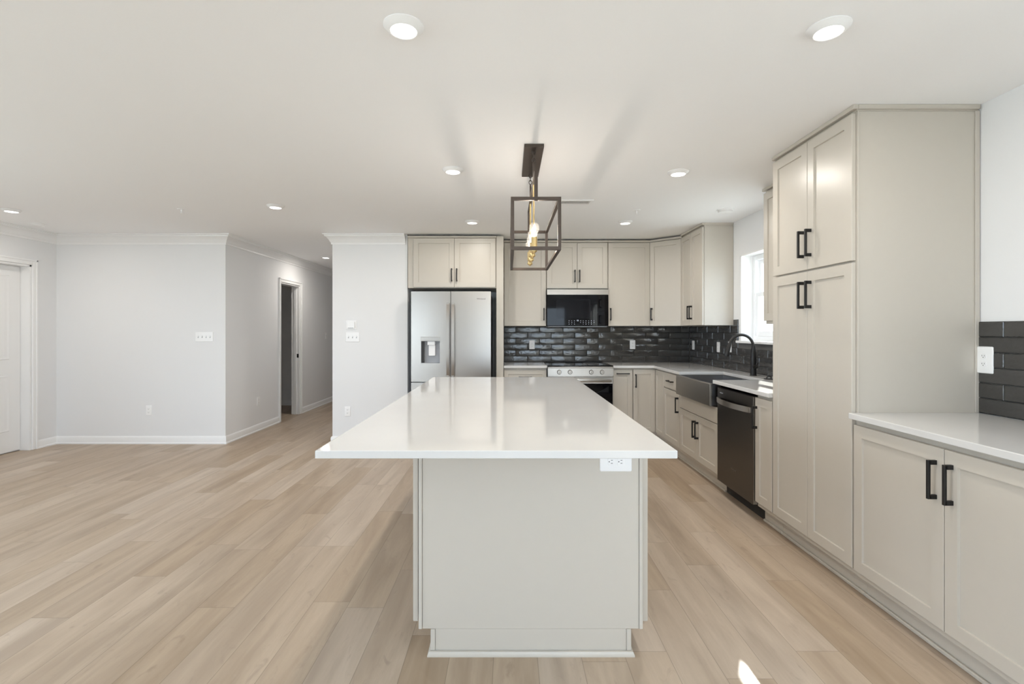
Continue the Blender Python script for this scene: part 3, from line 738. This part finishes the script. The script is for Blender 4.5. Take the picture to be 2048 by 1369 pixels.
# ------------------------------------------------------------------ microwave
mw = thing('microwave', 'black glass over-the-range microwave with stainless top strip', 'microwave', (.843, 6.2, 0))
MB().box(-.374, .374, 6.078 - 6.2, 6.447 - 6.2, 1.378, 1.830, bev=.002).build('body', 'black', mw)
MB().rings(-.374, .372, 1.757, 1.824, [(0, -.122), (0, -.140), (.002, -.142)], rad=.003).build('top_grille', 'steel', mw)
md = MB().rings(-.374, .372, 1.382, 1.755, [(0, -.122), (0, -.140), (.003, -.143)], rad=.003).build('door', 'glassblack', mw)
MB().rings(-.26, .15, 1.47, 1.70, [(0, -.1425), (.001, -.1432)], rad=.004).build('door_window', mat('tinted_window', (.006, .006, .008, 1), .05, spec=.2), md)
kp = MB()
for i in range(10):
    for j in range(3):
        if 3 <= i <= 3: continue
        x = -.110 + i * .0325 + (.01 if i > 3 else 0); z = 1.400 + j * .020
        if j == 0 and i in (4, 9): continue
        kp.box(x, x + (.005 if (i + j) % 2 else .008), -.1436, -.1430, z, z + .0035)
kp.build('keypad', 'key', md)
text('display_digits', '12', .024, 'key', md, (-.003, -.1434, 1.445), (PI/2, 0, 0), .0002)
MB().box(-.36, .36, -.12, .20, 1.3665, 1.3775, bev=.003).build('bottom_vent', 'greyplastic', mw)

# ------------------------------------------------------------------ sink, faucet, stopper
SY0, SY1, SX0, SX1 = 4.139, 4.941, 1.662, 2.128
sk = thing('apron_sink', 'stainless steel apron-front farmhouse sink set into the white worktop', 'sink', (1.9, 4.54, .69))
def B(mb, x0, x1, y0, y1, z0, z1, bev=0): return mb.box(x0 - 1.9, x1 - 1.9, y0 - 4.54, y1 - 4.54, z0 - .69, z1 - .69, bev=bev)
B(MB(), SX0, SX0 + .022, 4.122, 4.958, .696, .884, bev=.004).build('apron', 'steel', sk)
bs = MB(); B(bs, SX0 + .0225, SX1, SY0, SY0 + .012, .70, .883); B(bs, SX0 + .0225, SX1, SY1 - .012, SY1, .70, .883); B(bs, SX1 - .012, SX1, SY0 + .012, SY1 - .012, .70, .883); B(bs, SX0 + .0225, SX0 + .034, SY0 + .012, SY1 - .012, .70, .883); B(bs, SX0 + .034, SX1 - .012, SY0 + .012, SY1 - .012, .70, .706)
bs.build('basin', mat('sink_steel', (.36, .36, .37, 1), .32, metal=1, noise=.02), sk)
MB().lathe([(.044, .0165), (.042, .019), (.03, .018), (.001, .0175)], (.02, 0, 0), 'z', 24).build('drain', 'steel', sk)
fa = thing('faucet', 'matte black gooseneck pull-down kitchen faucet behind the sink', 'faucet', (2.215, 4.52, .915))
MB().lathe([(.030, 0), (.030, .006), (.026, .010), (.0245, .11), (.026, .125), (.024, .16), (.0185, .24), (.0150, .27)], n=28).build('faucet_body', 'black', fa)
pts = [(0, 0, .25)]; rr = .108
for k in range(21):
    a = PI * k / 20 * .93; pts.append((-rr + rr * math.cos(a), 0, .262 + .0 + rr * math.sin(a)))
e = Vector(pts[-1]); d = (Vector(pts[-1]) - Vector(pts[-2])).normalized()
MB().tube(pts, .0125, 16).build('spout', 'black', fa)
MB().tube([e - d * .01, e + d * .01, e + d * .05, e + d * .105, e + d * .115], [.0130, .0165, .0185, .0215, .019], 18).build('spray_head', 'black', fa)
MB().tube([(.0, 0, .080), (.0, -.052, .083)], [.017, .016], 16).tube([(.0, -.045, .083), (.0, -.075, .110), (.0, -.088, .125)], [.008, .007, .006], 10).build('lever', 'black', fa)
sp = thing('sink_stopper', 'round black sink strainer lying on the worktop right of the faucet', 'sink strainer', (2.185, 4.19, .915))
MB().lathe([(.040, 0), (.041, .003), (.038, .006), (.002, .007)], n=28).build('disc', 'black', sp)
MB().tube([(-.018, 0, .005), (-.016, 0, .020), (-.008, 0, .025), (.008, 0, .025), (.016, 0, .020), (.018, 0, .005)], .004, 8).build('grip', 'black', sp)

# ------------------------------------------------------------------ dishwasher  (front faces -x)
dw = thing('dishwasher', 'black stainless dishwasher with curved silver handle beside the sink', 'dishwasher', (XF, 4.084, 0), RN)
MB().box(.004, .603, .0, .57, .105, .875).build('body', 'black', dw)
dd = MB().box(.006, .600, -.030, -.001, .108, .862, bev=.003).build('door', 'darksteel', dw)
MB().box(.6005, .6045, -.028, -.001, .112, .860).build('side_trim', 'steel', dd)
MB().box(.004, .602, .05, .065, .004, .104).build('toe_kick', 'gap', dw)
MB().box(.012, .596, .0, .03, .8625, .884).build('top_gap_shade', 'gap', dw)  # dark filler painting the shade between door and worktop
mb = MB(); n = 20
def hc(t): return -.030 - .012 - .040 * math.sin(PI * t) ** .8
for i in range(n):
    ta, tb_ = i / n, (i + 1) / n; xa, xb = .030 + .546 * ta, .030 + .546 * tb_
    vs = [mb.b.verts.new(p) for p in ((xa, hc(ta), .745), (xb, hc(tb_), .745), (xb, hc(tb_), .785), (xa, hc(ta), .785),
          (xa, hc(ta) + .010, .745), (xb, hc(tb_) + .010, .745), (xb, hc(tb_) + .010, .785), (xa, hc(ta) + .010, .785))]
    for q in ((0,1,2,3),(4,7,6,5),(0,4,5,1),(3,2,6,7)): mb.b.faces.new([vs[k] for k in q])
bmesh.ops.remove_doubles(mb.b, verts=mb.b.verts, dist=.0002)
mb.box(.026, .040, -.046, -.028, .745, .785, bev=.002).box(.566, .580, -.046, -.028, .745, .785, bev=.002)
mb.build('handle', 'steel', dd)
text('logo_text', 'whirlpool', .016, 'greyplastic', dd, (.085, -.0308, .825), (PI/2, 0, 0))
text('badge_text', 'Whirlpool', .020, 'steel', dd, (.30, -.0308, .270), (PI/2, 0, 0))

# ------------------------------------------------------------------ ceiling fixtures
def bx_(mb, a, b, t):
    """square bar between axis-aligned points"""
    lo = [min(p, q) - t for p, q in zip(a, b)]; hi = [max(p, q) + t for p, q in zip(a, b)]
    return mb.box(lo[0], hi[0], lo[1], hi[1], lo[2], hi[2], bev=.0008)
ch = thing('chandelier', 'dark bronze open rectangular cage chandelier with brass sockets over the island', 'chandelier', (.156, 3.29, H))
L2 = .485; W2 = .132; ZTp = 2.066 - H; ZBt = 1.787 - H; t = .0095
fm_ = MB()
for sy in (-1, 1):
    y = sy * (L2 - t)
    for z in (ZTp, ZBt): fm_.box(-W2 - t, W2 + t, y - t, y + t, z - t, z + t, bev=.0008)
    for sx in (-1, 1): fm_.box(sx * W2 - t, sx * W2 + t, y - t, y + t, ZBt + t, ZTp - t, bev=.0008)
for sx in (-1, 1):
    for z in (ZTp, ZBt): fm_.box(sx * W2 - t, sx * W2 + t, -L2 + 2*t, L2 - 2*t, z - t, z + t, bev=.0008)
fm_.build('cage_frame', 'bronze', ch)
st = MB(); zt = 2.215 - H
for sy in (-1, 1): st.box(-.010, .010, sy * (L2 - .006) - .005, sy * (L2 - .006) + .005, ZTp - .014, zt, bev=.0008)
st.box(-.010, .010, -L2 + .001, L2 - .001, zt, zt + .010, bev=.0008)
st.build('strap', 'bronze', ch)
MB().box(-.059, .059, -.29, .29, -.022, -.0005, bev=.002).build('canopy', 'bronze', ch)
for y in (-.235, .225):
    cb = MB()
    for k in range(3): cb.torus((0, y, -.034 - k * .0235), .0105, .0024, ax='x' if k % 2 else 'y', n=16, m=6, sz=1.35)
    cb.build('chain', 'bronze', ch)
    MB().tube([(0, y, -.100), (0, y, zt + .004)], .0065, 12).build('rod', 'bronze', ch)
    MB().tube([(0, y, zt + .001), (0, y, ZBt + .035)], .0048, 12).build('stem', 'brass', ch)
MB().box(-.006, .006, -.36, .40, ZBt + .024, ZBt + .036, bev=.001).build('socket_bar', 'brass', ch)
for y in (-.285, -.095, .105, .300):
    zb = ZBt + .005
    sc = MB().lathe([(.004, zb - .004), (.007, zb), (.018, zb + .008), (.019, zb + .018), (.014, zb + .024), (.014, zb + .030), (.0182, zb + .034), (.0182, zb + .093), (.0160, zb + .095)], (0, y, 0), n=24).build('socket', 'brass', ch)
    z0_ = zb + .095
    bl = MB().lathe([(.013, z0_), (.014, z0_ + .010), (.020, z0_ + .022), (.028, z0_ + .036), (.031, z0_ + .052), (.028, z0_ + .068), (.019, z0_ + .080), (.008, z0_ + .086), (.001, z0_ + .087)], (0, y, 0), n=24).build('bulb', 'bulbglass', ch)
    MB().lathe([(.002, z0_ + .004), (.006, z0_ + .010), (.007, z0_ + .055), (.003, z0_ + .062)], (0, y, 0), n=12).build('filament', 'filament', bl)
    lt = bpy.data.lights.new('bulb_light', 'POINT'); lt.energy = 1.7; lt.color = (1, .88, .76); lt.shadow_soft_size = .012
    lo = bpy.data.objects.new('bulb_light', lt); C.objects.link(lo); lo.parent = ch; lo.location = (0, y, z0_ + .040)

DL = [((-.385, 1.84), 'round recessed ceiling light nearest the camera, left of the chandelier'),
      ((-.385, 3.48), 'round recessed ceiling light left of the chandelier canopy, middle of its row'),
      ((-.37, 5.13), 'round recessed ceiling light just in front of the cabinet over the refrigerator'),
      ((1.185, 1.85), 'round recessed ceiling light nearest the camera, in front of the pantry'),
      ((1.20, 3.53), 'round recessed ceiling light right of the chandelier, middle of its row'),
      ((1.205, 5.15), 'round recessed ceiling light nearest the corner wall cabinets'),
      ((-2.09, 4.49), 'round recessed ceiling light over the floor before the hallway'),
      ((-4.61, 4.64), 'round recessed ceiling light at far left near the white door'),
      ((-2.77, 7.59), 'round recessed ceiling light inside the hallway')]
ring = lens = None
for i, ((x, y), lab) in enumerate(DL):
    o = thing('ceiling_light', lab, 'ceiling light', (x, y, H), 0, 'recessed ceiling lights')
    if ring is None:
        ring = MB().lathe([(.074, -.0005), (.074, -.004), (.070, -.007), (.056, -.020), (.051, -.0225), (.048, -.021), (.048, -.0008)], n=40).build('trim_ring', 'trim', o)
        lens = MB().lathe([(.0475, -.012), (.0475, -.0190), (.044, -.0205), (.001, -.0208)], n=40).build('lens', 'lens', o)
    else:
        for q in (ring, lens):
            c = q.copy(); C.objects.link(c); c.parent = o
    lt = bpy.data.lights.new('downlight', 'AREA'); lt.shape = 'DISK'; lt.size = .088; lt.energy = 5.0; lt.color = (1, .94, .86)
    lo = bpy.data.objects.new('downlight', lt); C.objects.link(lo); lo.parent = o; lo.location = (0, 0, -.0225)
# extra small fixtures
def sprinkler(x, y, lab):
    o = thing('sprinkler', lab, 'sprinkler', (x, y, H))
    MB().lathe([(.036, -.0003), (.036, -.003), (.028, -.006), (.010, -.007)], n=28).build('escutcheon', 'plastic', o)
    MB().lathe([(.007, -.006), (.007, -.020), (.004, -.022), (.004, -.034), (.011, -.036), (.011, -.038)], n=14).build('sprinkler_head', 'plastic', o)
sprinkler(-3.02, 4.62, 'white ceiling sprinkler head over the left part of the room')
sprinkler(1.195, 4.66, 'white ceiling sprinkler head over the kitchen near the cabinets')
def detector(x, y, lab, r=.062):
    o = thing('smoke_detector', lab, 'smoke detector', (x, y, H))
    MB().lathe([(r, -.0003), (r, -.010), (r * .96, -.014)], n=36).build('mounting_base', 'plastic', o)
    MB().lathe([(r * .90, -.0142), (r * .88, -.026), (r * .70, -.033), (r * .25, -.035), (.001, -.035)], n=36).build('cover', 'plastic', o)
detector(2.015, 4.64, 'round white smoke detector on the ceiling near the kitchen window', .068)
detector(-4.94, 5.24, 'round white smoke detector on the ceiling near the left door', .068)
vt = thing('ceiling_vent', 'white louvered ceiling air vent behind the chandelier', 'air vent', (.56, 4.36, H))
MB().rings(-.175, .175, -.075, .075, [(0, -.0004), (0, -.004), (.004, -.007), (.026, -.007), (.028, -.002)], tf=lambda p: (p[0], p[2], p[1])).build('vent_frame', 'plastic', vt)
mb = MB()
for k in range(28): mb.box(-.142 + k * .0104, -.142 + k * .0104 + .0045, -.046, .046, -.0068, -.002)
mb.build('louver', 'plastic', vt)
MB().box(-.144, .144, -.047, .047, -.0025, -.0018).build('duct_opening', 'slot', vt)
